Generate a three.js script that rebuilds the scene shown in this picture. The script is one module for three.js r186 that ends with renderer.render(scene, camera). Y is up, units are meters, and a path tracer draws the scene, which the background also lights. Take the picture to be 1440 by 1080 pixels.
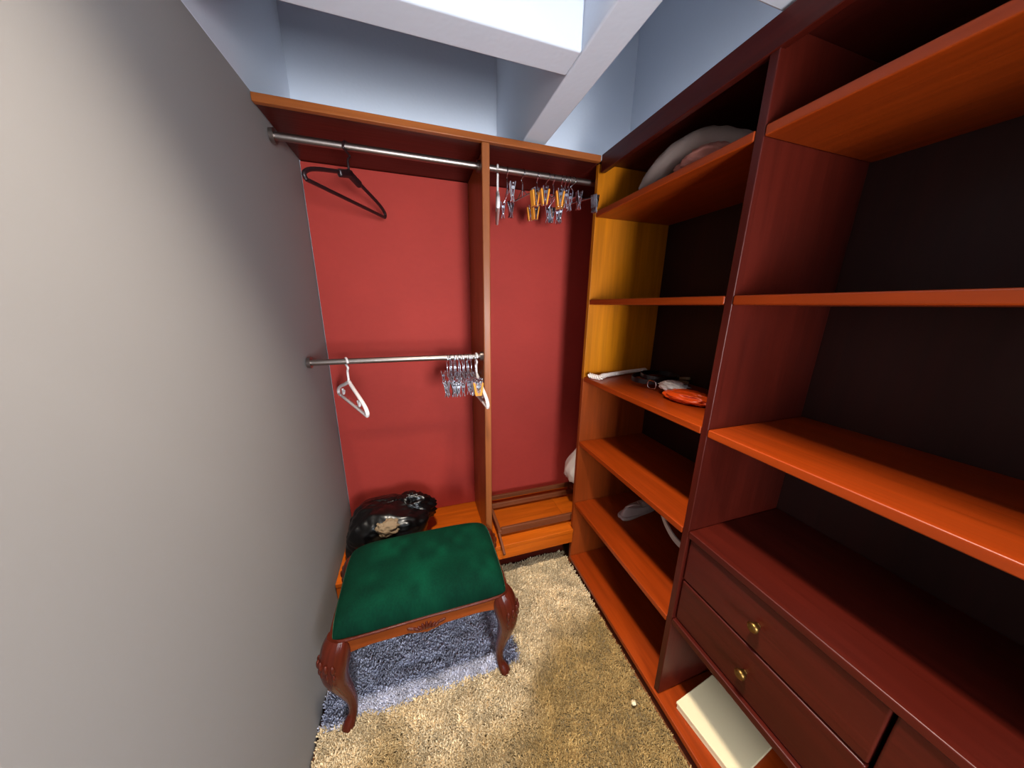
import * as THREE from 'three';
import { mergeGeometries, toCreasedNormals, mergeVertices } from 'three/addons/utils/BufferGeometryUtils.js';
import { RoundedBoxGeometry } from 'three/addons/geometries/RoundedBoxGeometry.js';
import { RectAreaLightUniformsLib } from 'three/addons/lights/RectAreaLightUniformsLib.js';

// ---------------------------------------------------------------- camera, light, exposure
const scene = new THREE.Scene();
const F = 421.6, YAW = 17.67 * Math.PI / 180, PITCH = 14.65 * Math.PI / 180, ROLL = 0.67 * Math.PI / 180;
const camera = new THREE.PerspectiveCamera(2 * Math.atan(540 / F) * 180 / Math.PI, 4 / 3, 0.03, 50);
{
  const fwd = new THREE.Vector3(Math.sin(YAW) * Math.cos(PITCH), -Math.sin(PITCH), -Math.cos(YAW) * Math.cos(PITCH));
  const r0 = new THREE.Vector3(Math.cos(YAW), 0, Math.sin(YAW)), u0 = new THREE.Vector3().crossVectors(r0, fwd);
  const r = r0.clone().multiplyScalar(Math.cos(ROLL)).addScaledVector(u0, Math.sin(ROLL));
  const u = u0.clone().multiplyScalar(Math.cos(ROLL)).addScaledVector(r0, -Math.sin(ROLL));
  camera.position.set(0, 1.5, 0);
  camera.quaternion.setFromRotationMatrix(new THREE.Matrix4().makeBasis(r, u, fwd.clone().negate()));
}
scene.add(camera);
const renderer = new THREE.WebGLRenderer({ antialias: true });
renderer.toneMapping = THREE.LinearToneMapping;
renderer.toneMappingExposure = 1.06;
renderer.shadowMap.enabled = true;
scene.background = new THREE.Color(0.02, 0.02, 0.022);
RectAreaLightUniformsLib.init();
const LAMP_AT = [0.09, 2.92, -0.32], LAMP_POWER = 24, LAMP_COLOR = new THREE.Color(1.0, 0.9, 0.77);
const WIN = { x: 0.33, y: 1.25, z: 1.28, w: 0.5, h: 0.9, power: 54, color: new THREE.Color(0.86, 0.93, 1.0) };
const COVE = { color: new THREE.Color(0.86, 0.93, 1.0) }, COVES = [{ at: [0.38, 2.135, -1.58], len: 1.5, power: 11, face: [0, 0.1, -0.995], along: 'x', where: 'back closet' }, { at: [1.10, 2.135, -0.65], len: 1.7, power: 16, face: [0.8, 0.6, 0], along: 'z', where: 'right shelf unit' }];
const SPOT = { at: [0.40, 1.42, 1.04], to: [0.30, 1.78, -1.68], power: 12, angle: 0.52, color: new THREE.Color(0.93, 0.96, 1.0) };
{
  const l = new THREE.SpotLight(LAMP_COLOR, LAMP_POWER, 0, 0.69, 0.45, 2); l.target.position.set(LAMP_AT[0], 0, LAMP_AT[2]); scene.add(l.target);
  l.name = 'ceiling_lamp_light'; l.position.set(LAMP_AT[0], LAMP_AT[1] - 0.075, LAMP_AT[2]); l.castShadow = true; l.shadow.radius = 4.5; scene.add(l);
  const a = new THREE.RectAreaLight(WIN.color, WIN.power, WIN.w - 0.1, WIN.h - 0.1);
  const b = new THREE.SpotLight(SPOT.color, SPOT.power, 0, SPOT.angle, 1, 2);
  b.name = 'added_wall_lamp_light'; b.position.set(...SPOT.at); b.target.position.set(...SPOT.to); b.castShadow = true; b.shadow.radius = 9; scene.add(b, b.target);
  for (const c of COVES) {
    const k = new THREE.RectAreaLight(COVE.color, c.power, c.len, 0.03);
    k.name = 'cove_light'; k.position.set(...c.at).addScaledVector(new THREE.Vector3(...c.face), 0.012); k.lookAt(c.at[0] + c.face[0], c.at[1] + c.face[1], c.at[2] + c.face[2]); scene.add(k);
  }
  a.name = 'added_window_light'; a.position.set(WIN.x, WIN.y, WIN.z); a.lookAt(WIN.x, WIN.y, -5); scene.add(a);
}

// ---------------------------------------------------------------- helpers
const rng = (s) => () => { s = (s + 0x6d2b79f5) | 0; let t = Math.imul(s ^ (s >>> 15), 1 | s); t = (t + Math.imul(t ^ (t >>> 7), 61 | t)) ^ t; return ((t ^ (t >>> 14)) >>> 0) / 4294967296; };
const R = rng(7);
const hash = (x, y, z) => { let h = Math.imul(x, 374761393) ^ Math.imul(y, 668265263) ^ Math.imul(z, 2147483647 - 918273); h = Math.imul(h ^ (h >>> 13), 1274126177); return ((h ^ (h >>> 16)) >>> 0) / 4294967296; };
function noise(x, y, z = 0, px = 0, py = 0) {               // value noise 0..1, optional tiling in x and y
  const ix = Math.floor(x), iy = Math.floor(y), iz = Math.floor(z), s = (t) => t * t * (3 - 2 * t), fx = s(x - ix), fy = s(y - iy), fz = s(z - iz);
  const wx = (i) => px ? ((i % px) + px) % px : i, wy = (i) => py ? ((i % py) + py) % py : i, L = (a, b, t) => a + (b - a) * t;
  const c = (i, j, k) => hash(wx(ix + i), wy(iy + j), iz + k);
  return L(L(L(c(0, 0, 0), c(1, 0, 0), fx), L(c(0, 1, 0), c(1, 1, 0), fx), fy), L(L(c(0, 0, 1), c(1, 0, 1), fx), L(c(0, 1, 1), c(1, 1, 1), fx), fy), fz);
}
const taken = {}, HP = Math.PI / 2;
function numbered(n) { const k = taken[n] = (taken[n] ?? -1) + 1; return k ? n + '_' + String(k).padStart(3, '0') : n; }
function lit(o) { o.traverse((m) => { if (m.isMesh) { m.castShadow = true; m.receiveShadow = true; } }); return o; }
function tag(o, label, category, group, kind) { o.userData = { label, category }; if (group) o.userData.group = group; if (kind) o.userData.kind = kind; return o; }
function thing(name, label, category, pos = [0, 0, 0], turn = 0, group) {
  const o = new THREE.Group(); o.name = numbered(name); o.position.set(...pos); o.rotation.y = turn; scene.add(o);
  return tag(o, label, category, group);
}
function part(name, geo, mat, parent, label) {
  const m = new THREE.Mesh(Array.isArray(geo) ? merge(geo) : geo, mat); m.name = name; m.castShadow = m.receiveShadow = true; parent.add(m);
  if (label) m.userData.label = label;
  return m;
}
function single(name, geo, mat, label, category, group) { const m = part(numbered(name), geo, mat, scene); return tag(m, label, category, group); }
function struct(name, geo, mat, parent) { const m = part(name, geo, mat, parent || scene); if (!parent) m.userData = { kind: 'structure' }; return m; }
function flat(g) { const q = g.index ? g.toNonIndexed() : g; for (const k of Object.keys(q.attributes)) if (!['position', 'normal', 'uv'].includes(k)) q.deleteAttribute(k); return q; }
function merge(list) { return mergeGeometries(list.map(flat)); }
// uv in metres; u runs along the grain axis
function grainUV(g, axis = 'x', scale = 1) {
  g = flat(g); const p = g.attributes.position, uv = new Float32Array(p.count * 2), ox = R() * 3, oy = R() * 3, A = { x: 0, y: 1, z: 2 }[axis], n = new THREE.Vector3(), e = new THREE.Vector3(), v = [0, 1, 2].map(() => new THREE.Vector3());
  for (let i = 0; i < p.count; i += 3) {
    for (let k = 0; k < 3; k++) v[k].fromBufferAttribute(p, i + k);
    n.subVectors(v[1], v[0]).cross(e.subVectors(v[2], v[0]));
    const a = [Math.abs(n.x), Math.abs(n.y), Math.abs(n.z)], D = a.indexOf(Math.max(...a)), rest = [0, 1, 2].filter((q) => q !== D);
    const U = rest.includes(A) ? A : rest[0], V = rest.find((q) => q !== U);
    for (let k = 0; k < 3; k++) { const c = v[k].toArray(); uv[(i + k) * 2] = c[U] * scale + ox; uv[(i + k) * 2 + 1] = c[V] * scale + oy; }
  }
  g.setAttribute('uv', new THREE.BufferAttribute(uv, 2)); return g;
}
// box by its corner ranges, edges softened
function slab(x0, x1, y0, y1, z0, z1, axis = 'x', r = 0.002) {
  const w = x1 - x0, h = y1 - y0, d = z1 - z0;
  const g = new RoundedBoxGeometry(w, h, d, 1, Math.min(r, w / 3, h / 3, d / 3)); g.translate((x0 + x1) / 2, (y0 + y1) / 2, (z0 + z1) / 2);
  return grainUV(g, axis);
}
const V3 = (a) => new THREE.Vector3(...a);
function tube(pts, r, seg = 24, rad = 8, closed = false) { return flat(new THREE.TubeGeometry(new THREE.CatmullRomCurve3(pts.map(V3), closed, 'centripetal'), seg, r, rad, closed)); }
function bar(a, b, r, rad = 10) { const A = V3(a), B = V3(b), d = B.clone().sub(A), g = new THREE.CylinderGeometry(r, r, d.length(), rad); g.applyQuaternion(new THREE.Quaternion().setFromUnitVectors(new THREE.Vector3(0, 1, 0), d.normalize())); const m = A.add(B).multiplyScalar(0.5); g.translate(m.x, m.y, m.z); return flat(g); }
// a square-section bar from a to b
function stick(a, b, w, h, up = [0, 1, 0]) {
  const A = V3(a), B = V3(b), d = B.clone().sub(A), L = d.length(); d.normalize();
  const s = new THREE.Vector3().crossVectors(V3(up), d).normalize(), u = new THREE.Vector3().crossVectors(d, s);
  const g = grainUV(new RoundedBoxGeometry(w, h, L, 1, Math.min(w, h) / 5), 'z'); g.applyMatrix4(new THREE.Matrix4().makeBasis(s, u, d)); const m = A.add(B).multiplyScalar(0.5); g.translate(m.x, m.y, m.z); return g;
}
// tube whose radius changes: pts [x,y,z,r] smoothed
function sweep(pts, steps = 40, rad = 16, sx = 1) {
  const c = new THREE.CatmullRomCurve3(pts.map((p) => V3(p)), false, 'centripetal'), rc = new THREE.CatmullRomCurve3(pts.map((p) => new THREE.Vector3(p[3], 0, 0)), false, 'catmullrom');
  const g = new THREE.TubeGeometry(c, steps, 1, rad, false), P = g.attributes.position, N = g.attributes.normal, out = [];
  for (let i = 0; i <= steps; i++) {
    const o = c.getPointAt(i / steps), rr = Math.max(0.0005, rc.getPoint(c.getUtoTmapping(i / steps)).x);
    for (let j = 0; j <= rad; j++) { const k = i * (rad + 1) + j; P.setXYZ(k, o.x + N.getX(k) * rr * sx, o.y + N.getY(k) * rr, o.z + N.getZ(k) * rr); }
  }
  g.computeVertexNormals();
  for (const [i, s] of [[0, -1], [steps, 1]]) {                 // end caps
    const o = c.getPointAt(i / steps), idx = [], pos = [o.x, o.y, o.z];
    for (let j = 0; j <= rad; j++) { const k = i * (rad + 1) + j; pos.push(P.getX(k), P.getY(k), P.getZ(k)); }
    for (let j = 1; j <= rad; j++) s > 0 ? idx.push(0, j, j + 1) : idx.push(0, j + 1, j);
    const q = new THREE.BufferGeometry(); q.setAttribute('position', new THREE.Float32BufferAttribute(pos, 3)); q.setAttribute('uv', new THREE.Float32BufferAttribute(new Float32Array(pos.length / 3 * 2), 2)); q.setIndex(idx); q.computeVertexNormals(); out.push(q);
  }
  return merge([g, ...out]);
}

// ---------------------------------------------------------------- textures and materials
function tex(w, h, fn, srgb = true, repU = 1, repV = 1) {
  const d = new Uint8Array(w * h * 4);
  for (let y = 0; y < h; y++) for (let x = 0; x < w; x++) { const c = fn(x / w, y / h), o = (y * w + x) * 4; for (let k = 0; k < 3; k++) d[o + k] = Math.max(0, Math.min(255, 255 * (Array.isArray(c) ? c[k] : c))); d[o + 3] = 255; }
  const t = new THREE.DataTexture(d, w, h); t.wrapS = t.wrapT = THREE.RepeatWrapping; t.magFilter = THREE.LinearFilter; t.minFilter = THREE.LinearMipmapLinearFilter; t.repeat.set(repU, repV);
  if (srgb) t.colorSpace = THREE.SRGBColorSpace; t.needsUpdate = true; return t;
}
const grain = (u, v) => {
  const warp = noise(u * 3, v * 6, 1, 3, 6) * 0.35, a = noise(u * 4, (v + warp * 0.06) * 40, 2, 4, 0), b = noise(u * 12, v * 140, 3, 12, 140), c = noise(u * 3, v * 4, 4, 3, 4);
  return [a, b, c];
};
const woodMap = tex(512, 512, (u, v) => { const [a, b, c] = grain(u, v); const t = 0.80 + 0.12 * a + 0.08 * b + 0.12 * (c - 0.5); return [t, t * (0.94 + 0.05 * c), t * (0.88 + 0.1 * c)]; }, true, 0.8, 1.2);
const woodBump = tex(512, 512, (u, v) => { const [a, b] = grain(u, v); return 0.5 * a + 0.5 * b; }, false, 0.8, 1.2);
const woodRough = tex(256, 256, (u, v) => 0.75 + 0.25 * noise(u * 8, v * 8, 9, 8, 8), false, 1, 1);
const wood = (name, hex, rough = 0.42) => { const m = new THREE.MeshPhysicalMaterial({ color: hex, map: woodMap, bumpMap: woodBump, bumpScale: 0.0004, roughness: rough, roughnessMap: woodRough, clearcoat: 0.05, clearcoatRoughness: 0.35, specularIntensity: 0.55 }); m.name = name; return m; };
const plain = (name, color, roughness = 0.6, metalness = 0, extra = {}) => { const m = new THREE.MeshPhysicalMaterial({ color, roughness, metalness, ...extra }); m.name = name; return m; };
const M = {
  shelf: wood('mahogany shelf', 0x9a3a0a), end: wood('honey panel', 0xc8780a, 0.5), endShaded: wood('shaded honey panel', 0x8e3d10, 0.5), carcass: wood('brown carcass', 0xa05a2a), frame: wood('light edge', 0xa35f34), dark: wood('dark mahogany', 0x4c150d), back: wood('deep brown back', 0x2c0b06, 0.7), plinth: wood('orange closet floor', 0xc8600f), stool: wood('polished walnut', 0x562014, 0.25), apron: wood('stool apron', 0x90441a, 0.35), rack: wood('rack wood', 0x7a4428, 0.55), floor: wood('floor boards', 0x7a4a28, 0.5),
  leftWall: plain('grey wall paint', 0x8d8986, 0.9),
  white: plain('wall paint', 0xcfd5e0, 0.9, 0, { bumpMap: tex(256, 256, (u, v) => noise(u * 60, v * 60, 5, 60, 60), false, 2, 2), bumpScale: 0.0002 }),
  red: plain('red paint', 0xffffff, 0.7, 0, { specularIntensity: 0.35, map: tex(512, 512, (u, v) => { const n = noise(u * 3, v * 4, 6, 3, 4), m = noise(u * 14, v * 18, 7, 14, 18), f = noise(u * 120, v * 120, 8, 120, 120); const t = 0.93 + 0.07 * n + 0.03 * m + 0.02 * f; return [0.68 * t, 0.235 * t, 0.20 * t]; }, true, 0.6, 0.45) }),
  chrome: plain('chrome', 0xd9dbe2, 0.18, 1), steel: plain('dull rod steel', 0x9a8e88, 0.38, 1), plastic: plain('white plastic', 0xe8dfdc, 0.35), orange: plain('orange pads', 0xe8932a, 0.45), darkHanger: plain('dark brown wood', 0x241012, 0.4),
  bag: plain('black plastic', 0x050506, 0.3), paper: plain('beige paper', 0x8c775c, 0.9), cloth: plain('white cloth', 0xd8cfc8, 0.9), black: plain('black leather', 0x141015, 0.32), grey: plain('grey fabric', 0x86746c, 0.95, 0, { sheen: 0.4, sheenRoughness: 0.6, sheenColor: new THREE.Color(0.4, 0.38, 0.38) }), pink: plain('dusty pink fabric', 0xa86a5c, 0.9),
  rope: plain('white cord', 0xf0e2d6, 0.8), wrap: plain('clear white film', 0xd9d0cc, 0.2, 0, { clearcoat: 0.5 }), packet: plain('orange plastic', 0xe04a10, 0.3, 0, { clearcoat: 0.4 }), card: plain('cream card', 0xead7ae, 0.8), brass: plain('dull brass', 0x8a6a3a, 0.4, 1), shoe: plain('pale leather', 0xb8a9a6, 0.5),
};
M.velvet = plain('green velvet', 0xffffff, 0.9, 0, { specularIntensity: 0.15, sheen: 1, sheenRoughness: 0.32, sheenColor: new THREE.Color(0.10, 0.5, 0.27), map: tex(512, 512, (u, v) => { const n = noise(u * 5, v * 6, 11, 5, 6), m = noise(u * 17, v * 13, 12, 17, 13), f = noise(u * 150, v * 150, 13, 150, 150); const t = 0.74 + 0.5 * n * m + 0.14 * (f - 0.5) + 0.08 * n; return [0.016 * t, 0.20 * t, 0.135 * t]; }, true, 1, 1) });

// ---------------------------------------------------------------- the room
const XW = -0.43, XE = 1.22, ZB = -1.70, ZF = 1.30, YC = 2.95;
struct('floor', slab(XW - 0.12, XE + 0.12, -0.1, 0, ZB - 0.12, ZF + 0.12, 'z'), M.floor);
struct('wall_back', slab(XW - 0.12, XE + 0.12, 0, YC, ZB - 0.12, ZB), M.white);
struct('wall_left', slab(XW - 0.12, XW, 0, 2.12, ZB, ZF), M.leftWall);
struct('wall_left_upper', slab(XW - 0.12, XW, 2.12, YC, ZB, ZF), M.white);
struct('wall_right', slab(XE, XE + 0.12, 0, YC, ZB, ZF), M.white);
struct('wall_front', [slab(XW - 0.12, WIN.x - WIN.w / 2, 0, YC, ZF, ZF + 0.12), slab(WIN.x + WIN.w / 2, XE + 0.12, 0, YC, ZF, ZF + 0.12), slab(WIN.x - WIN.w / 2, WIN.x + WIN.w / 2, 0, WIN.y - WIN.h / 2, ZF, ZF + 0.12), slab(WIN.x - WIN.w / 2, WIN.x + WIN.w / 2, WIN.y + WIN.h / 2, YC, ZF, ZF + 0.12)], M.white);
struct('ceiling', slab(XW - 0.12, XE + 0.12, YC, YC + 0.15, ZB - 0.12, ZF + 0.12), M.white);
{ // waffle of concrete beams: one runs to the back wall, two cross it on the left
  struct('trim_1', slab(0.446, 0.54, 2.12, YC, ZB, ZF, 'x', 0.006), M.white);
  struct('trim_2', slab(XW, 0.446, 2.12, YC, -0.937, -0.848, 'x', 0.006), M.white);
  struct('trim_3', slab(XW, 0.446, 2.12, YC, 0.80, 0.89, 'x', 0.006), M.white);
}
struct('added_trim_4', slab(0.54, XE, 2.12, YC, -0.62, -0.53, 'x', 0.006), M.white);  // unseen beam added to keep light off the right coffer
{ // unseen frosted window added behind the camera, its pane glowing to light the room
  const w = new THREE.Group(); w.name = 'added_window_1'; w.userData = { kind: 'structure' }; scene.add(w);
  const x0 = WIN.x - WIN.w / 2, x1 = WIN.x + WIN.w / 2, y0 = WIN.y - WIN.h / 2, y1 = WIN.y + WIN.h / 2, f = 0.045;
  part('added_window_frame', [slab(x0, x0 + f, y0, y1, ZF, ZF + 0.1, 'y'), slab(x1 - f, x1, y0, y1, ZF, ZF + 0.1, 'y'), slab(x0 + f, x1 - f, y0, y0 + f, ZF, ZF + 0.1), slab(x0 + f, x1 - f, y1 - f, y1, ZF, ZF + 0.1)], M.carcass, w);
  part('pane', slab(x0 + f, x1 - f, y0 + f, y1 - f, ZF + 0.03, ZF + 0.04), plain('glowing frosted glass', 0xe8eef4, 0.6, 0, { emissive: WIN.color, emissiveIntensity: 1.2 }), w);
}
{ // unseen wall lamp added to brighten the upper closet, on a short arm
  const t = thing('added_wall_lamp', 'round white swivelling lamp added behind the camera to brighten the upper closet', 'lamp', SPOT.at);
  const d = V3(SPOT.to).sub(V3(SPOT.at)).normalize(), q = new THREE.Quaternion().setFromUnitVectors(new THREE.Vector3(0, 1, 0), d), head = [[0, -0.09], [0.06, -0.085], [0.13, -0.055], [0.185, -0.015], [0.19, -0.008], [0.18, -0.008]].map((p) => new THREE.Vector2(...p));
  part('shade', new THREE.LatheGeometry(head, 40).applyQuaternion(q), M.plastic, t);
  part('diffuser', new THREE.CylinderGeometry(0.178, 0.178, 0.006, 40).translate(0, -0.012, 0).applyQuaternion(q), plain('glowing opal disc', 0xffffff, 0.5, 0, { emissive: SPOT.color, emissiveIntensity: 1.5 }), t);
  part('arm', tube([[0, -0.02, 0.09], [0.04, -0.03, 0.15], [0.22, -0.03, 0.20], [0.24, -0.03, 0.25]], 0.012, 24, 10), M.steel, t);
  part('wall_plate', new THREE.CylinderGeometry(0.05, 0.05, 0.014, 30).rotateX(HP).translate(0.24, -0.03, 0.252), M.steel, t);
}
for (const c of COVES) { // cool strip lamps lying on top of the furniture
  const t = thing('strip_lamp', 'thin cool white strip lamp lying on top of the ' + c.where, 'lamp', c.at), h = c.len / 2, X = c.along === 'x';
  part('channel', X ? slab(-h, h, -0.024, -0.008, -0.02, 0.02) : slab(-0.02, 0.02, -0.024, -0.008, -h, h, 'z'), M.plastic, t);
  part('diffuser', X ? slab(-h, h, -0.0075, 0.006, -0.012, 0.012) : slab(-0.012, 0.012, -0.0075, 0.006, -h, h, 'z'), plain('glowing strip', 0xffffff, 0.5, 0, { emissive: COVE.color, emissiveIntensity: 1.2 }), t);
}
{ // flush lamp in the near coffer
  const t = thing('ceiling_lamp', 'round flush white lamp inside the near ceiling coffer', 'lamp', LAMP_AT);
  const d = new THREE.LatheGeometry([[0, -0.06], [0.05, -0.056], [0.09, -0.04], [0.115, -0.012], [0.118, 0]].map((p) => new THREE.Vector2(...p)), 40);
  part('diffuser', d, plain('glowing opal', 0xffffff, 0.5, 0, { emissive: LAMP_COLOR, emissiveIntensity: 1.5 }), t);
  part('base', new THREE.CylinderGeometry(0.13, 0.13, 0.028, 40).translate(0, 0.016, 0), M.plastic, t);
}

// ---------------------------------------------------------------- hanging closet along the back
const ZC = -1.27, ZP = -1.685, FY = 0.265, TOP = 2.108;
const closet = thing('hanging_closet', 'open wooden hanging closet with red painted back, middle partition and steel rods', 'closet', [0, 0, ZC]);
{
  const cz = (z) => z - ZC, P = (name, a, m, ax = 'x', r) => part(name, slab(a[0], a[1], a[2], a[3], cz(a[4]), cz(a[5]), ax, r), m, closet);
  P('back_panel', [XW + 0.004, XE - 0.01, FY, 2.088, ZB + 0.003, ZP], M.red, 'y').userData.label = 'red painted back panel';
  P('top_board', [XW + 0.004, 0.7845, 2.09, TOP, ZB + 0.003, ZC - 0.022], M.dark); P('top_board', [0.785, XE - 0.01, 2.09, TOP, ZB + 0.003, -1.314], M.dark);
  P('front_rail', [XW + 0.004, 0.7845, 2.086, TOP + 0.002, ZC - 0.021, ZC], M.carcass, 'x', 0.003);
  P('partition', [0.293, 0.3065, FY, 2.087, ZP + 0.001, ZC - 0.021], M.carcass, 'y');
  P('partition_edge', [0.2765, 0.3068, 0.2, 2.0855, ZC - 0.02, ZC], M.frame, 'y', 0.004);
  P('floor_board', [XW + 0.004, 0.7845, FY - 0.022, FY - 0.001, ZB + 0.003, ZC - 0.003], M.plinth); P('floor_board', [0.785, XE - 0.01, FY - 0.022, FY - 0.001, ZB + 0.003, -1.314], M.plinth);
  P('plinth_front', [XW + 0.004, 0.7845, 0.175, FY - 0.0225, ZC - 0.03, ZC - 0.006], M.plinth);
  P('toe_kick', [XW + 0.004, 0.7845, 0.002, 0.2425, ZC - 0.135, ZC - 0.115], M.dark);
  for (const [x0, x1, y, z] of [[XW + 0.005, 0.292, 2.046, -1.38], [XW + 0.005, 0.292, 1.268, -1.38], [0.3075, 1.2, 2.046, -1.38]]) {
    const rod = part('rod', bar([x0, y, cz(z)], [x1, y, cz(z)], 0.0125, 20), M.steel, closet);
    for (const [x, s] of [[x0, 1], [x1, -1]]) part('rod_socket', new THREE.CylinderGeometry(0.021, 0.023, 0.014, 20).rotateZ(Math.PI / 2).translate(x + s * 0.0071, y, cz(z)), M.steel, rod);
  }
}

// ---------------------------------------------------------------- shelf unit along the right wall
const XR = 0.787, XB = 1.195, Z0 = -1.29, ZD = -0.61, Z1 = 0.32;
const unit = thing('shelf_unit', 'tall mahogany shelf unit with shoe shelves and drawers along the right wall', 'shelf unit', [XR, 0, (Z0 + Z1) / 2]);
{
  const ux = (x) => x - XR, uz = (z) => z - (Z0 + Z1) / 2, P = (name, a, m, ax = 'z', r, parent = unit) => part(name, slab(ux(a[0]), ux(a[1]), a[2], a[3], uz(a[4]), uz(a[5]), ax, r), m, parent);
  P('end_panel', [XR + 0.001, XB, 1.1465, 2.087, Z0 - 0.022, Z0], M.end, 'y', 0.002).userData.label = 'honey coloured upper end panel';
  P('end_panel', [XR + 0.001, XB, 0.003, 1.146, Z0 - 0.022, Z0], M.endShaded, 'y', 0.002).userData.label = 'lower end panel with its shade put in as red brown';  // same panel lower down, its shade carried by a darker colour
  P('top_board', [XR + 0.02, XB, 2.0875, 2.108, Z0 - 0.022, Z1], M.dark);
  P('fascia', [XR - 0.002, XR + 0.0195, 2.045, 2.111, ZC + 0.001, Z1], M.dark, 'z', 0.003);
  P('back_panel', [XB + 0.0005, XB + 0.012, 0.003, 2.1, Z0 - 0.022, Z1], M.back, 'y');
  P('divider', [XR + 0.003, XB, 0.07, 2.087, ZD - 0.011, ZD + 0.011], M.dark, 'y', 0.003);
  P('side_panel', [XR + 0.001, XB, 0.003, 2.087, Z1 - 0.022, Z1 - 0.0005], M.dark, 'y', 0.003);
  for (const [a, b] of [[Z0 + 0.0005, ZD - 0.0115], [ZD + 0.0115, Z1 - 0.023]]) {
    for (const y of [1.905, 1.532, 1.158]) P('shelf', [XR + 0.002, XB, y - 0.024, y, a, b], M.shelf, 'z', 0.004);
  }
  for (const y of [0.805, 0.43]) P('shelf', [XR + 0.002, XB, y - 0.024, y, Z0 + 0.0005, ZD - 0.0115], M.shelf, 'z', 0.004);
  P('base_board', [XR - 0.004, XB, 0.045, 0.068, Z0 + 0.0005, Z1 - 0.023], M.shelf, 'z', 0.004);
  P('kick_board', [XR + 0.004, XR + 0.022, 0.001, 0.0445, Z0 + 0.0005, Z1 - 0.023], M.dark);
  P('shelf', [XR + 0.002, XB, 0.785, 0.809, ZD + 0.0115, Z1 - 0.023], M.dark, 'z', 0.004);
  P('rail', [XR + 0.001, XB, 0.425, 0.449, ZD + 0.0115, Z1 - 0.023], M.dark, 'z', 0.004);
  for (const [y0, y1] of [[0.454, 0.615], [0.622, 0.781]]) for (const [a, b] of [[ZD + 0.015, -0.152], [-0.146, Z1 - 0.027]]) {
    const d = P('drawer', [XR + 0.012, XR + 0.032, y0, y1, a, b], M.dark, 'z', 0.005);
    const mz = (a + b) / 2, knob = new THREE.LatheGeometry([[0, 0.026], [0.010, 0.025], [0.014, 0.019], [0.011, 0.011], [0.006, 0.006], [0.007, 0]].map((p) => new THREE.Vector2(...p)), 20).rotateZ(Math.PI / 2).translate(ux(XR + 0.0115), (y0 + y1) / 2, uz(mz));
    part('knob', knob, M.brass, d);
    part('drawer_box', slab(ux(XR + 0.033), ux(XB - 0.03), y0 + 0.01, y1 - 0.03, uz(a + 0.01), uz(b - 0.01), 'x'), M.back, d);
  }
}

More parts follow.
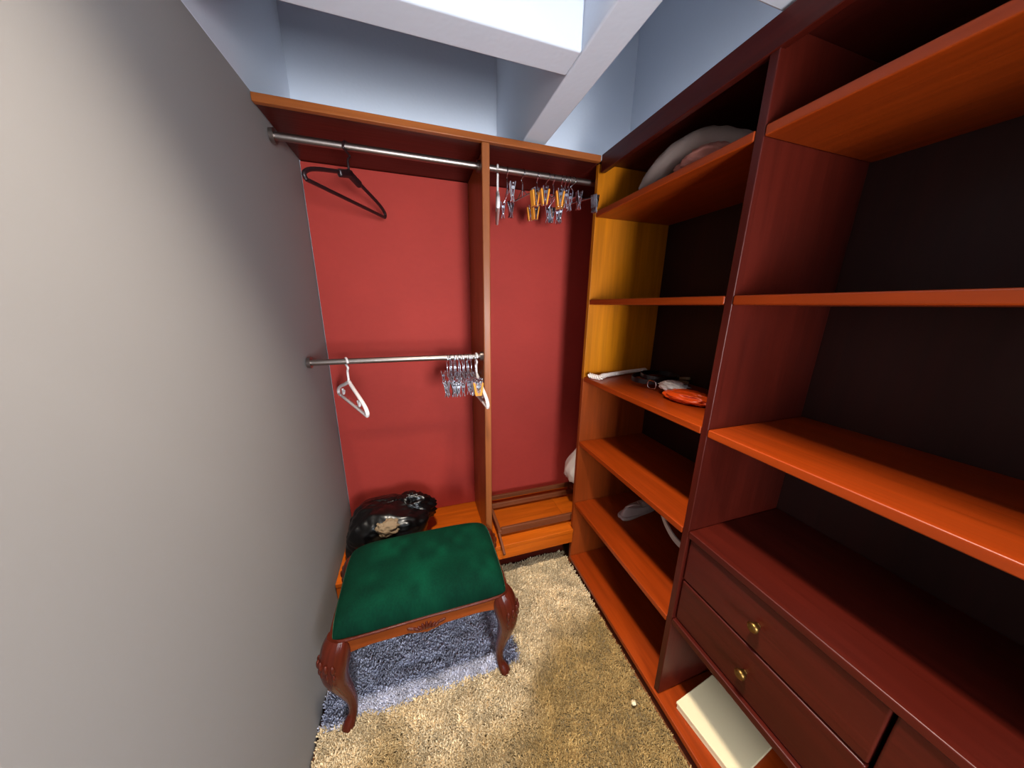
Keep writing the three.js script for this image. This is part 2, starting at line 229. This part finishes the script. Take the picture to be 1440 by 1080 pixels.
// ---------------------------------------------------------------- shag rug
const rugTop = 0.03;
{
  const X0 = XW + 0.012, X1 = XR - 0.008, A = -1.37, B = 0.5;
  const t = thing('shag_rug', 'cream shag rug with a blue grey block under the stool', 'rug', [(X0 + X1) / 2, 0, (A + B) / 2]);
  part('backing', slab(X0 - t.position.x, X1 - t.position.x, 0.001, 0.010, A - t.position.z, B - t.position.z), plain('rug backing', 0x8a7858, 1), t);
  const strand = (dx, dz, h, w) => {                          // one bent tapering strand
    const pos = [], idx = [], n = 3;
    for (let i = 0; i < 3; i++) { const f = i / 2, c = [dx * f * f, h * (f * (1.25 - 0.25 * f)), dz * f * f], ww = w * [1, 0.95, 0.45][i]; for (let k = 0; k < n; k++) { const a = k / n * 6.283; pos.push(c[0] + ww * Math.cos(a), c[1], c[2] + ww * Math.sin(a)); } }
    for (let i = 0; i < 2; i++) for (let k = 0; k < n; k++) { const a = i * n + k, b = i * n + (k + 1) % n; idx.push(a, a + n, b, b, a + n, b + n); }
    idx.push(6, 8, 7);
    const g = new THREE.BufferGeometry(); g.setAttribute('position', new THREE.Float32BufferAttribute(pos, 3)); g.setAttribute('uv', new THREE.Float32BufferAttribute(new Float32Array(pos.length / 3 * 2), 2)); g.setIndex(idx); g.computeVertexNormals(); return g;
  };
  const tuft = mergeGeometries([strand(0.012, 0.002, 0.022, 0.0042), strand(-0.007, 0.010, 0.024, 0.0040), strand(-0.004, -0.012, 0.021, 0.0042), strand(0.005, -0.006, 0.026, 0.0036)]);
  const mat = new THREE.MeshStandardMaterial({ color: 0xffffff, roughness: 1 }); mat.name = 'shag pile';
  // the pile is trodden flat and golden with dirt along the shelf unit; darkening towards the camera is painted shade
  const soiledShade = (x, z) => THREE.MathUtils.smoothstep(noise(x * 5, z * 4, 21) * 0.45 + noise(x * 13, z * 13, 22) * 0.2 + 0.75 * THREE.MathUtils.smoothstep(x, 0.12, 0.75) * THREE.MathUtils.smoothstep(z, -1.15, -0.8) + 0.5 * THREE.MathUtils.smoothstep(z, -0.88, -0.58), 0.35, 0.95);
  const lists = { cream: [], grey: [] }, r = rng(99), step = 0.0078;
  for (let z = A + 0.004; z < B; z += step) for (let x = X0 + 0.004; x < X1 - 0.004; x += step) {
    const px = x + (r() - 0.5) * step, pz = z + (r() - 0.5) * step;
    if (pz > 0.05 && r() < 0.6) continue;
    const edge = 0.012 * (noise(px * 14, pz * 14, 3) - 0.5);
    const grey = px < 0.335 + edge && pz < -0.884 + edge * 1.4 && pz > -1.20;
    lists[grey ? 'grey' : 'cream'].push([px, pz]);
  }
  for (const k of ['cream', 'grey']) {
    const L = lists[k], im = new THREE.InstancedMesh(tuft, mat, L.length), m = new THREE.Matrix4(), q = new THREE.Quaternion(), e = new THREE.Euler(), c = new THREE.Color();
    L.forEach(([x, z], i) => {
      const clump = noise(x * 28, z * 28, 5), big = noise(x * 7, z * 7, 8), s = (0.75 + 0.45 * clump + 0.25 * (r() - 0.5)) * (1 - 0.4 * soiledShade(x, z));
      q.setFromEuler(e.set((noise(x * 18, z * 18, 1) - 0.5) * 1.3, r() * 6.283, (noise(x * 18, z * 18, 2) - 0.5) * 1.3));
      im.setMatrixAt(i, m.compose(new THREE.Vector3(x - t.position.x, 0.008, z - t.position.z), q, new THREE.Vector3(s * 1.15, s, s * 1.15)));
      const soilShade = soiledShade(x, z); const v = 0.72 + 0.5 * r() * r() + 0.34 * (clump - 0.5), worn = 0.86 + 0.22 * big;
      if (k === 'cream') c.setRGB((0.84 - 0.36 * soilShade) * v * worn, (0.66 - 0.345 * soilShade) * v * worn, (0.41 - 0.295 * soilShade) * v * worn); else c.setRGB(0.60 * v, 0.61 * v, 0.74 * v);
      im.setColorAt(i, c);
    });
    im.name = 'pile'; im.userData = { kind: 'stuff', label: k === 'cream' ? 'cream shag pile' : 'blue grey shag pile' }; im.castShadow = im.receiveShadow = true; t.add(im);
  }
}

// ---------------------------------------------------------------- stool
{
  const sx = -0.032, sz = -1.05, a = 0.303, b = 0.186, t = thing('footstool', 'carved dark wood footstool with green velvet seat and curved legs', 'stool', [sx, 0, sz]);
  const nu = 64, nv = 48, g = new THREE.PlaneGeometry(2, 2, nu, nv), p = g.attributes.position, uv = g.attributes.uv;
  for (let i = 0; i < p.count; i++) {
    let u = p.getX(i), v = -p.getY(i); u = Math.sign(u) * (1 - Math.pow(1 - Math.abs(u), 1.8)); v = Math.sign(v) * (1 - Math.pow(1 - Math.abs(v), 1.8));
    const round = Math.pow(Math.max(0, (1 - Math.abs(u) ** 8) * (1 - Math.abs(v) ** 7)), 0.42), dome = (1 - u * u) * (1 - v * v);
    const x = a * u * (1 - 0.028 * v * v * v * v), z = b * v * (1 - 0.035 * u ** 4), y = 0.433 + 0.084 * round + 0.014 * dome + 0.0025 * (noise(u * 4 + 9, v * 3 + 5, 3) - 0.5) * dome;
    p.setXYZ(i, x, y, z); uv.setXY(i, x * 1.6, z * 1.6);
  }
  g.computeVertexNormals(); part('cushion', g, M.velvet, t);
  part('welt', tube([[-a, 0.436, -b + 0.03], [-a + 0.008, 0.436, -b + 0.008], [-a + 0.03, 0.436, -b], [0, 0.436, -b - 0.001], [a - 0.03, 0.436, -b], [a - 0.008, 0.436, -b + 0.008], [a, 0.436, -b + 0.03], [a + 0.001, 0.436, 0], [a, 0.436, b - 0.03], [a - 0.008, 0.436, b - 0.008], [a - 0.03, 0.436, b], [0, 0.436, b + 0.001], [-a + 0.03, 0.436, b], [-a + 0.008, 0.436, b - 0.008], [-a, 0.436, b - 0.03], [-a - 0.001, 0.436, 0]], 0.005, 160, 8, true), M.stool, t, 'dark wood bead round the seat');
  const apron = (len) => {
    const s = new THREE.Shape(), h = len / 2; s.moveTo(-h, 0.403); s.lineTo(h, 0.403); s.lineTo(h, 0.335); s.quadraticCurveTo(h * 0.86, 0.352, h * 0.62, 0.357); s.lineTo(h * 0.22, 0.355); s.quadraticCurveTo(h * 0.1, 0.345, 0, 0.338); s.quadraticCurveTo(-h * 0.1, 0.345, -h * 0.22, 0.355); s.lineTo(-h * 0.62, 0.357); s.quadraticCurveTo(-h * 0.86, 0.352, -h, 0.335); s.closePath();
    const q = new THREE.ExtrudeGeometry(s, { depth: 0.02, bevelEnabled: true, bevelSize: 0.003, bevelThickness: 0.003, bevelSegments: 2, curveSegments: 10 }); return grainUV(q.translate(0, 0.031, -0.01), 'x');
  };
  const al = 2 * a - 0.03, as = 2 * b - 0.03;
  const front = part('apron', apron(al).translate(0, 0, b - 0.012), M.apron, t); part('apron', apron(al).translate(0, 0, -b + 0.012), M.apron, t);
  part('apron', apron(as).rotateY(Math.PI / 2).translate(a - 0.012, 0, 0), M.apron, t); part('apron', apron(as).rotateY(Math.PI / 2).translate(-a + 0.012, 0, 0), M.apron, t);
  const leaf = (x, y, z, w, h, rot) => new THREE.SphereGeometry(1, 14, 10).scale(w, h, 0.006).rotateZ(rot).translate(x, y, z);
  const carve = []; for (let i = -3; i <= 3; i++) carve.push(leaf(i * 0.011, 0.366 + 0.004 * Math.cos(i), b + 0.002, 0.006, 0.018 - Math.abs(i) * 0.002, -i * 0.32)); carve.push(leaf(0.05, 0.372, b + 0.001, 0.018, 0.006, 0.3), leaf(-0.05, 0.372, b + 0.001, 0.018, 0.006, -0.3));
  part('carving', merge(carve).translate(0, 0.031, 0), M.stool, front, 'small carved shell at the middle of the front');
  for (const [qx, qz] of [[1, 1], [-1, 1], [1, -1], [-1, -1]]) {
    const cx = qx * (a - 0.022), cz = qz * (b - (qz < 0 ? 0.034 : 0.022)), k = 0.7071, o = (d, y, rr) => [cx + qx * d * k, y, cz + qz * d * k, rr];
    const leg = part('leg', sweep([o(-0.006, 0.431, 0.038), o(0.006, 0.405, 0.046), o(0.020, 0.362, 0.047), o(0.026, 0.312, 0.041), o(0.018, 0.250, 0.031), o(0.002, 0.180, 0.023), o(-0.009, 0.115, 0.0175), o(-0.004, 0.062, 0.0155), o(0.012, 0.036, 0.020), o(0.020, 0.022, 0.022), o(0.021, 0.013, 0.018)], 60, 20), M.stool, t);
    const knee = []; for (let i = -2; i <= 2; i++) { const ang = i * 0.42, dir = new THREE.Vector3(qx * k, 0, qz * k).applyAxisAngle(new THREE.Vector3(0, 1, 0), ang); for (const [y, rr, s] of [[0.382, 0.046, 1], [0.350, 0.0465, 0.8], [0.316, 0.041, 0.6]]) knee.push(new THREE.SphereGeometry(1, 10, 8).scale(0.0075 * s, 0.019 * s, 0.0075 * s).translate(cx + qx * 0.019 * k + dir.x * rr, y - Math.abs(i) * 0.006, cz + qz * 0.019 * k + dir.z * rr)); }
    part('carving', knee, M.stool, leg);
  }
}

// ---------------------------------------------------------------- bag of things on the closet floor
function bagBody() {                                          // slack film: broad folds that run to the gathered mouth, fine creases over them
  let g = new THREE.SphereGeometry(1, 120, 80); g.deleteAttribute('uv'); g = mergeVertices(g, 1e-4); const p = g.attributes.position, v = new THREE.Vector3(), c = new THREE.Vector3(0.62, 0.72, -0.3).normalize();
  for (let i = 0; i < p.count; i++) {
    v.fromBufferAttribute(p, i).normalize(); const box = Math.pow(Math.abs(v.x) ** 3.2 + Math.abs(v.y) ** 3.2 + Math.abs(v.z) ** 3.2, -1 / 3.2), near = Math.acos(THREE.MathUtils.clamp(v.dot(c), -1, 1)), side = Math.atan2(v.z - c.z * v.dot(c), v.x - c.x * v.dot(c));
    const fold = Math.abs(noise(side * 3.2 + 30, near * 1.2, 4) * 2 - 1) * Math.exp(-near * 0.9), broad = noise(v.x * 2.2 + 9, v.y * 2.2 + 9, v.z * 2.2 + 9) - 0.5, fine = Math.abs(noise(v.x * 7 + 3, v.y * 7 + 3, v.z * 7 + 40) * 2 - 1);
    const d = box * 0.93 * (1 + 0.22 * broad - 0.20 * fold + 0.045 * fine);
    p.setXYZ(i, v.x * d * 0.205, Math.max(v.y * d * 0.15, -0.1), v.z * d * 0.165);
  }
  const uv = new Float32Array(p.count * 2); g.setAttribute('uv', new THREE.BufferAttribute(uv, 2)); g.computeVertexNormals(); return g;
}
function crumple(rx, ry, rz, seed, amp, freq, flatY = -1, seg = 96) {
  let g = new THREE.SphereGeometry(1, seg, Math.round(seg * 0.66)); g.deleteAttribute('uv'); g = mergeVertices(g, 1e-4); const p = g.attributes.position, v = new THREE.Vector3();
  for (let i = 0; i < p.count; i++) {
    v.fromBufferAttribute(p, i).normalize(); const rid = (f, s) => 1 - Math.abs(2 * noise(v.x * f + 20, v.y * f + 20, v.z * f + s) - 1);
    const d = 1 + amp * (rid(freq, seed) - 0.6) + amp * 0.55 * (rid(freq * 2.3, seed + 7) - 0.6) + amp * 0.25 * (rid(freq * 5, seed + 13) - 0.6);
    p.setXYZ(i, v.x * d * rx, Math.max(v.y * d * ry, flatY), v.z * d * rz);
  }
  const uv = new Float32Array(p.count * 2); for (let i = 0; i < p.count; i++) { uv[2 * i] = p.getX(i) + p.getZ(i) * 0.5; uv[2 * i + 1] = p.getY(i) + p.getZ(i) * 0.3; }
  g.setAttribute('uv', new THREE.BufferAttribute(uv, 2)); g.computeVertexNormals(); return g;
}
{
  const t = thing('garbage_bag', 'shiny black plastic bag slumped open on the closet floor behind the stool', 'bag', [-0.2, FY, -1.47]);
  part('bag_body', bagBody().translate(0, 0.1, 0), M.bag, t);
  part('bag_mouth', crumple(0.115, 0.085, 0.075, 5, 0.34, 2.0, -0.06, 72).translate(0.115, 0.165, -0.02), M.bag, t, 'gathered black mouth of the bag');
  const c = part(numbered('crumpled_paper'), crumple(0.055, 0.034, 0.04, 9, 0.4, 2.2, -1, 40), M.paper, scene); c.position.set(-0.19, FY + 0.195, -1.345); tag(c, 'crumpled beige paper showing at the top of the black bag', 'paper');
}

// ---------------------------------------------------------------- slatted rack in the right cell
{
  const t = thing('shoe_rack', 'low brown slatted wooden shoe rack on the closet floor right of the partition', 'rack', [0.58, FY, -1.46]);
  const L = (x, y, z) => [x - 0.58, y - FY, z + 1.46];
  for (const [y, z, h] of [[0.318, -1.615, 0.028], [0.300, -1.56, 0.030], [0.306, -1.335, 0.042]]) part('slat', stick(L(0.372, y, z), L(0.93, y, z), 0.016, h), M.rack, t);
  for (const x of [0.362, 0.938]) { part('side_rail', stick(L(x, 0.312, -1.635), L(x, 0.312, -1.315), 0.018, 0.024), M.rack, t); for (const z of [-1.62, -1.33]) part('leg', stick(L(x, 0.268, z), L(x, 0.3, z), 0.018, 0.02, [0, 0, 1]), M.rack, t); }
  part('folding_leg', stick(L(0.357, 0.310, -1.335), L(0.358, 0.262, -1.215), 0.012, 0.018), M.rack, t);
}
// white cloth behind the shelf unit's end panel, on a dark box
{
  const t = thing('storage_box', 'dark box standing in the closet corner behind the shelf unit panel', 'box', [1.075, FY, -1.47]);
  part('box_body', slab(-0.115, 0.115, 0.001, 0.185, -0.13, 0.13), M.dark, t); part('lid', slab(-0.12, 0.12, 0.186, 0.215, -0.136, 0.136), M.dark, t);
  const c = crumple(0.13, 0.24, 0.12, 21, 0.22, 2.2, -0.06, 64), p = c.attributes.position; for (let i = 0; i < p.count; i++) { const y = p.getY(i), s = y > 0 ? Math.max(0.12, 1 - 0.8 * y / 0.22) : 1; p.setX(i, p.getX(i) * s + 0.0); p.setZ(i, p.getZ(i) * s); } c.computeVertexNormals();
  const m = part(numbered('cloth_bundle'), c, M.cloth, scene); m.position.set(0.955, FY + 0.277, -1.45); tag(m, 'white cloth bundle peeking out behind the shelf unit above the rack', 'cloth');
}

// ---------------------------------------------------------------- hangers
// local frame: rod centre at the origin, the hanger in the local x-y plane
const hookPts = (r, drop) => { const q = []; for (let i = 0; i <= 12; i++) { const a = -0.35 + i / 12 * 3.5; q.push([Math.cos(a + Math.PI - 3.15) * r, Math.sin(a) * r, 0]); } return q.map(([x, y]) => [-x, y, 0]).reverse().concat([[r * 0.75, -r * 1.1, 0].map((v, i) => i ? v : v * 0.9), [0, -r * 2.0, 0], [0, -drop, 0]]); };
function bodyHanger(name, label, mat, pos, turn, half, drop, neck, thick, notched) {
  const t = thing(name, label, 'hanger', pos, turn);
  part('hook', tube(hookPts(0.0185, neck), thick * 0.62, 60, 8), mat, t);
  part('arm', tube([[0, -neck + 0.004, 0], [half * 0.2, -neck - 0.012, 0], [half * 0.9, -drop + 0.032, 0], [half, -drop + 0.012, 0], [half * 0.97, -drop, 0]], thick, 40, 10), mat, t);
  part('arm', tube([[0, -neck + 0.004, 0], [-half * 0.2, -neck - 0.012, 0], [-half * 0.9, -drop + 0.032, 0], [-half, -drop + 0.012, 0], [-half * 0.97, -drop, 0]], thick, 40, 10), mat, t);
  part('bar', bar([-half * 0.97, -drop, 0], [half * 0.97, -drop, 0], thick * 0.92), mat, t);
  if (notched) for (const s of [-1, 1]) part('notch', tube([[s * half * 0.60, -neck - (drop - neck) * 0.52 - 0.004, 0], [s * half * 0.56, -neck - (drop - neck) * 0.55 - 0.024, 0], [s * half * 0.48, -neck - (drop - neck) * 0.42 - 0.018, 0]], thick * 0.7, 16, 8), mat, t);
  return t;
}
{ const h = bodyHanger('clothes_hanger', 'dark brown wooden hanger on the upper left rod', M.darkHanger, [-0.195, 2.046 - 0.005, -1.38], Math.atan2(0.19, 0.099), 0.215, 0.172, 0.078, 0.0066, false); part('neck_block', [new RoundedBoxGeometry(0.075, 0.026, 0.02, 3, 0.008).rotateZ(-0.3).translate(0.022, -0.088, 0), new RoundedBoxGeometry(0.075, 0.026, 0.02, 3, 0.008).rotateZ(0.3).translate(-0.022, -0.088, 0)], M.darkHanger, h); }
bodyHanger('clothes_hanger', 'white plastic hanger hanging alone at the left of the lower rod', M.plastic, [-0.285, 1.268 - 0.005, -1.38], Math.atan2(-0.184, 0.087), 0.205, 0.18, 0.085, 0.0075, true);
bodyHanger('clothes_hanger', 'white plastic hanger turned edge on beside the partition at lower rod end', M.plastic, [0.262, 1.268 - 0.005, -1.38], Math.atan2(-0.2, 0.008), 0.2, 0.185, 0.085, 0.0075, true);
bodyHanger('clothes_hanger', 'white plastic hanger seen edge on, leftmost on the upper right rod', M.plastic, [0.366, 2.046 - 0.005, -1.38], Math.atan2(-0.969, -0.235), 0.13, 0.17, 0.085, 0.0072, true);

function clipHanger(name, label, group, half, pads) {
  const t = thing(name, label, 'hanger', [0, 0, 0], 0, group);
  part('hook', tube(hookPts(0.0175, 0.085), 0.0024, 48, 7), M.chrome, t);
  part('bar', [bar([-half, -0.088, 0], [half, -0.088, 0], 0.003), tube([[-half * 0.35, -0.088, 0], [0, -0.062, 0], [half * 0.35, -0.088, 0]], 0.0022, 24, 7)], M.chrome, t);
  [-1, 1].forEach((s, i) => {
    const x = s * half * 0.86, jaw = (zz, rot, w, h, d) => new RoundedBoxGeometry(w, h, d, 2, d * 0.4).rotateX(rot).translate(x, -0.105, zz);
    const clip = part('clip', [jaw(0.006, 0.16, 0.030, 0.052, 0.004), jaw(-0.006, -0.16, 0.030, 0.052, 0.004), new THREE.CylinderGeometry(0.006, 0.006, 0.034, 12).rotateZ(Math.PI / 2).translate(x, -0.102, 0), jaw(0.004, -0.2, 0.022, 0.028, 0.003).translate(0, -0.03, 0), jaw(-0.004, 0.2, 0.022, 0.028, 0.003).translate(0, -0.03, 0)], M.chrome, t);
    if (pads[i]) part('clip_pad', [jaw(0.0115, 0.16, 0.024, 0.058, 0.007), jaw(-0.0115, -0.16, 0.024, 0.058, 0.007)].map((g) => g.translate(0, -0.012, 0)), M.orange, clip, 'orange clip pad');
  });
  return t;
}
{
  const G1 = 'clip hangers crowded at the end of the lower rod', L1 = 'chrome clip hanger in the crowded cluster at the right end of the lower rod', G2 = 'clip hangers spread along the upper right rod';
  const src = { none: null, both: null, one: null }, pads = { none: [0, 0], both: [1, 1], one: [1, 0] };
  const place = (kind, label, group, x, y, turn, half = 0.15) => {
    const k = kind + half; let o;
    if (!src[k]) o = src[k] = clipHanger('clip_hanger', label, group, half, pads[kind]);
    else { o = src[k].clone(); o.name = numbered('clip_hanger'); scene.add(o); tag(o, label, 'hanger', group); }
    if (!group) delete o.userData.group;
    o.position.set(x, y - 0.0045, -1.38); o.rotation.y = turn; return o;
  };
  for (let i = 0; i < 11; i++) place('none', L1, G1, 0.126 + i * 0.0098 + 0.003 * (i % 2), 1.268, HP + [0.1, -0.22, 0.3, 0, -0.12, 0.25, -0.3, 0.08, 0.2, -0.08, 0.34][i], i % 3 === 1 ? 0.11 : 0.14);
  place('both', 'orange padded clip hanger at the right of the lower rod cluster, nearer the white hanger', null, 0.256, 1.268, HP - 0.12, 0.16);
  place('one', 'clip hanger with one orange padded clip in the lower rod cluster', null, 0.238, 1.268, HP + 0.05, 0.16);
  place('none', 'bare chrome clip hanger second from the left on the upper right rod', null, 0.408, 2.046, HP + 0.12, 0.14);
  place('one', 'clip hanger with one orange pad, third from the left on the upper right rod', null, 0.476, 2.046, HP + 0.25, 0.11);
  place('both', 'clip hanger with orange pads near the middle of the upper right rod', null, 0.545, 2.046, HP - 0.12, 0.14);
  place('both', 'clip hanger with orange pads right of the middle of the upper right rod', null, 0.592, 2.046, HP + 0.2, 0.11);
  place('one', 'clip hanger with one orange pad before the bare chrome ones on the upper right rod', null, 0.622, 2.046, HP - 0.2, 0.14);
  const L2 = 'bare chrome clip hanger bunched at the right end of the upper right rod';
  for (const [x, a, h] of [[0.662, 0.3, 0.14], [0.680, -0.25, 0.11], [0.697, 0.1, 0.14], [0.716, -0.45, 0.14]]) place('none', L2, G2, x, 2.046, HP + a, h);
}

// ---------------------------------------------------------------- things on the shelves
{ // top shelf: rolled grey fabric arching over a pink cloth
  const g = sweep([[0.84, 1.922, -1.07, 0.016], [0.855, 1.945, -1.04, 0.032], [0.87, 1.982, -0.985, 0.038], [0.885, 2.004, -0.92, 0.036], [0.90, 2.0, -0.85, 0.034], [0.92, 1.965, -0.78, 0.032], [0.94, 1.935, -0.73, 0.026]], 60, 18);
  { const p = g.attributes.position, n = g.attributes.normal; for (let i = 0; i < p.count; i++) { const d = 0.006 * (noise(p.getX(i) * 40, p.getY(i) * 40, p.getZ(i) * 40) - 0.5); p.setXYZ(i, p.getX(i) + n.getX(i) * d, p.getY(i) + n.getY(i) * d, p.getZ(i) + n.getZ(i) * d); } }
  single('fabric_roll', g, M.grey, 'grey fabric roll arching over the top right shelf', 'fabric');
  const c = single('folded_cloth', crumple(0.09, 0.05, 0.10, 31, 0.3, 2.4, -0.028, 56), M.pink, 'dusty pink cloth under the grey fabric roll on the top shelf', 'cloth'); c.position.set(0.93, 1.905 + 0.029, -0.86);
}
{ // middle shelf: twisted cord, belt, packet, scrap
  const pts = [[0.800, 1.172, -1.262], [0.818, 1.168, -1.235], [0.836, 1.167, -1.212], [0.842, 1.168, -1.222], [0.87, 1.169, -1.238], [0.93, 1.170, -1.255], [1.0, 1.172, -1.266], [1.08, 1.175, -1.272], [1.15, 1.178, -1.272]];
  const curve = new THREE.CatmullRomCurve3(pts.map(V3)), fr = curve.computeFrenetFrames(240), strands = [];
  for (let s = 0; s < 3; s++) { const q = []; for (let i = 0; i <= 240; i += 2) { const o = curve.getPointAt(i / 240), a = i * 0.30 + s * 2.094, k = (i < 70 ? 0.0080 : 0.0058); q.push([o.x + (fr.normals[i].x * Math.cos(a) + fr.binormals[i].x * Math.sin(a)) * k, o.y + 0.001 + (fr.normals[i].y * Math.cos(a) + fr.binormals[i].y * Math.sin(a)) * k, o.z + (fr.normals[i].z * Math.cos(a) + fr.binormals[i].z * Math.sin(a)) * k]); } strands.push(tube(q, 0.0050, 300, 7)); }
  single('twisted_cord', strands, M.rope, 'white twisted cord lying along the back of the middle shelf', 'cord');
  const loop = []; for (let i = 0; i <= 40; i++) { const a = i / 40 * Math.PI * 3.6, r = 0.062 + i * 0.0006 + 0.012 * Math.sin(a * 1.3); loop.push([1.02 + r * 1.25 * Math.cos(a), 1.172 + 0.012 * (1 + Math.sin(a * 0.5)) + i * 0.0002, -1.06 + r * 0.95 * Math.sin(a)]); }
  const t = thing('coiled_strap', 'dark strap coiled on the middle shelf behind the orange packet', 'strap', [0, 0, 0]);
  part('band', loopBand(loop, 0.017, 0.004), M.black, t); part('buckle', tube([[0.945, 1.166, -1.02], [0.945, 1.192, -1.02], [0.95, 1.192, -0.985], [0.95, 1.166, -0.985]], 0.003, 40, 6, true), M.chrome, t);
  const k = thing('plastic_packet', 'orange plastic packet with a clear white top on the middle shelf edge', 'packet', [0.95, 1.158, -0.84], 0.35);
  part('packet_body', crumple(0.055, 0.022, 0.085, 41, 0.28, 2.6, -0.018, 56).translate(0, 0.019, 0.02), M.packet, k); part('packet_top', crumple(0.05, 0.018, 0.05, 44, 0.4, 3, -0.02, 48).translate(0.05, 0.036, -0.06), M.wrap, k, 'clear white crinkled film');
  const w = single('wooden_peg', [stick([1.17, 1.168, -1.12], [1.235 - 0.05, 1.185, -1.03], 0.014, 0.012), stick([1.165, 1.164, -1.115], [1.18, 1.166, -1.03], 0.014, 0.010)], M.paper, 'small beige peg behind the dark strap on the middle shelf', 'peg');
}
function loopBand(pts, h, th) {
  const c = new THREE.CatmullRomCurve3(pts.map(V3)), n = 140, pos = [], idx = [];
  for (let i = 0; i <= n; i++) { const o = c.getPointAt(i / n), tg = c.getTangentAt(i / n), s = new THREE.Vector3(-tg.z, 0, tg.x).normalize(); for (const [a, b] of [[-1, -0.15], [1, -0.15], [1, 1], [-1, 1]]) pos.push(o.x + s.x * a * th / 2, o.y + b * h, o.z + s.z * a * th / 2); }
  for (let i = 0; i < n; i++) for (let k = 0; k < 4; k++) { const a = i * 4 + k, b = i * 4 + (k + 1) % 4; idx.push(a, b, a + 4, b, b + 4, a + 4); }
  const g = new THREE.BufferGeometry(); g.setAttribute('position', new THREE.Float32BufferAttribute(pos, 3)); g.setAttribute('uv', new THREE.Float32BufferAttribute(new Float32Array(pos.length / 3 * 2), 2)); g.setIndex(idx);
  const q = toCreasedNormals(g, 0.8); return q;
}
{ // shoes in the dark of the lower shelves
  const shoe = (name, label, pos, turn, mat) => {
    const t = thing(name, label, 'shoe', pos, turn);
    const s = new THREE.Shape(); s.moveTo(-0.125, 0); s.bezierCurveTo(-0.14, 0.03, -0.09, 0.04, -0.02, 0.032); s.bezierCurveTo(0.05, 0.03, 0.12, 0.045, 0.125, 0); s.bezierCurveTo(0.12, -0.045, 0.03, -0.03, -0.02, -0.03); s.bezierCurveTo(-0.09, -0.036, -0.14, -0.03, -0.125, 0);
    part('sole', new THREE.ExtrudeGeometry(s, { depth: 0.008, bevelEnabled: true, bevelSize: 0.003, bevelThickness: 0.003, bevelSegments: 2 }).rotateX(-HP).translate(0, 0.0035, 0), mat, t);
    const g = new THREE.SphereGeometry(1, 40, 24, 0, Math.PI * 2, 0, HP), p = g.attributes.position;
    for (let i = 0; i < p.count; i++) { const x = p.getX(i), y = p.getY(i), z = p.getZ(i); p.setXYZ(i, x * 0.122, 0.014 + y * (0.045 + 0.025 * Math.max(0, -x)) * (x < 0.15 && y > 0.75 ? 0.86 : 1), z * (0.036 + 0.006 * Math.sin(x * 2.4))); } g.computeVertexNormals();
    part('upper', g, mat, t); part('ankle_strap', tube([[-0.1, 0.06, 0], [-0.08, 0.085, 0.026], [-0.035, 0.075, 0.03], [-0.01, 0.062, 0]], 0.0045, 24, 8), mat, t);
    return t;
  };
  shoe('shoe', 'pale shoe standing far back on the lower shoe shelf', [1.08, 0.43, -1.12], 0.15, M.shoe);
  const b = thing('loop_strap', 'pale curved strap hanging by the divider under the second shoe shelf', 'strap', [0, 0, 0]);
  part('strap_band', loopBand([[0.855, 0.772, -0.79], [0.85, 0.735, -0.765], [0.85, 0.700, -0.735], [0.852, 0.676, -0.70], [0.855, 0.668, -0.665], [0.856, 0.68, -0.64]], 0.02, 0.006), M.shoe, b); part('strap_hook', tube([[0.855, 0.765, -0.79], [0.855, 0.785, -0.793], [0.87, 0.7845, -0.80]], 0.003, 16, 6), M.chrome, b);
}
{ // bottom cubby and floor bits
  const t = thing('card_box', 'flat cream card box lying in the bottom cubby beside the divider', 'box', [0.905, 0.0685, -0.47], 0.12);
  part('box_body', slab(-0.07, 0.13, 0, 0.022, -0.085, 0.12), M.card, t); part('lid', slab(-0.073, 0.133, 0.0225, 0.032, -0.088, 0.123), M.card, t);
  const p = single('paper_scrap', crumple(0.0085, 0.005, 0.0075, 51, 0.6, 2.5, -1, 20), M.card, 'tiny white paper scrap on the cream rug near the shelf unit', 'paper'); p.position.set(0.702, 0.033, -0.62);
}
lit(scene);
renderer.render(scene, camera);
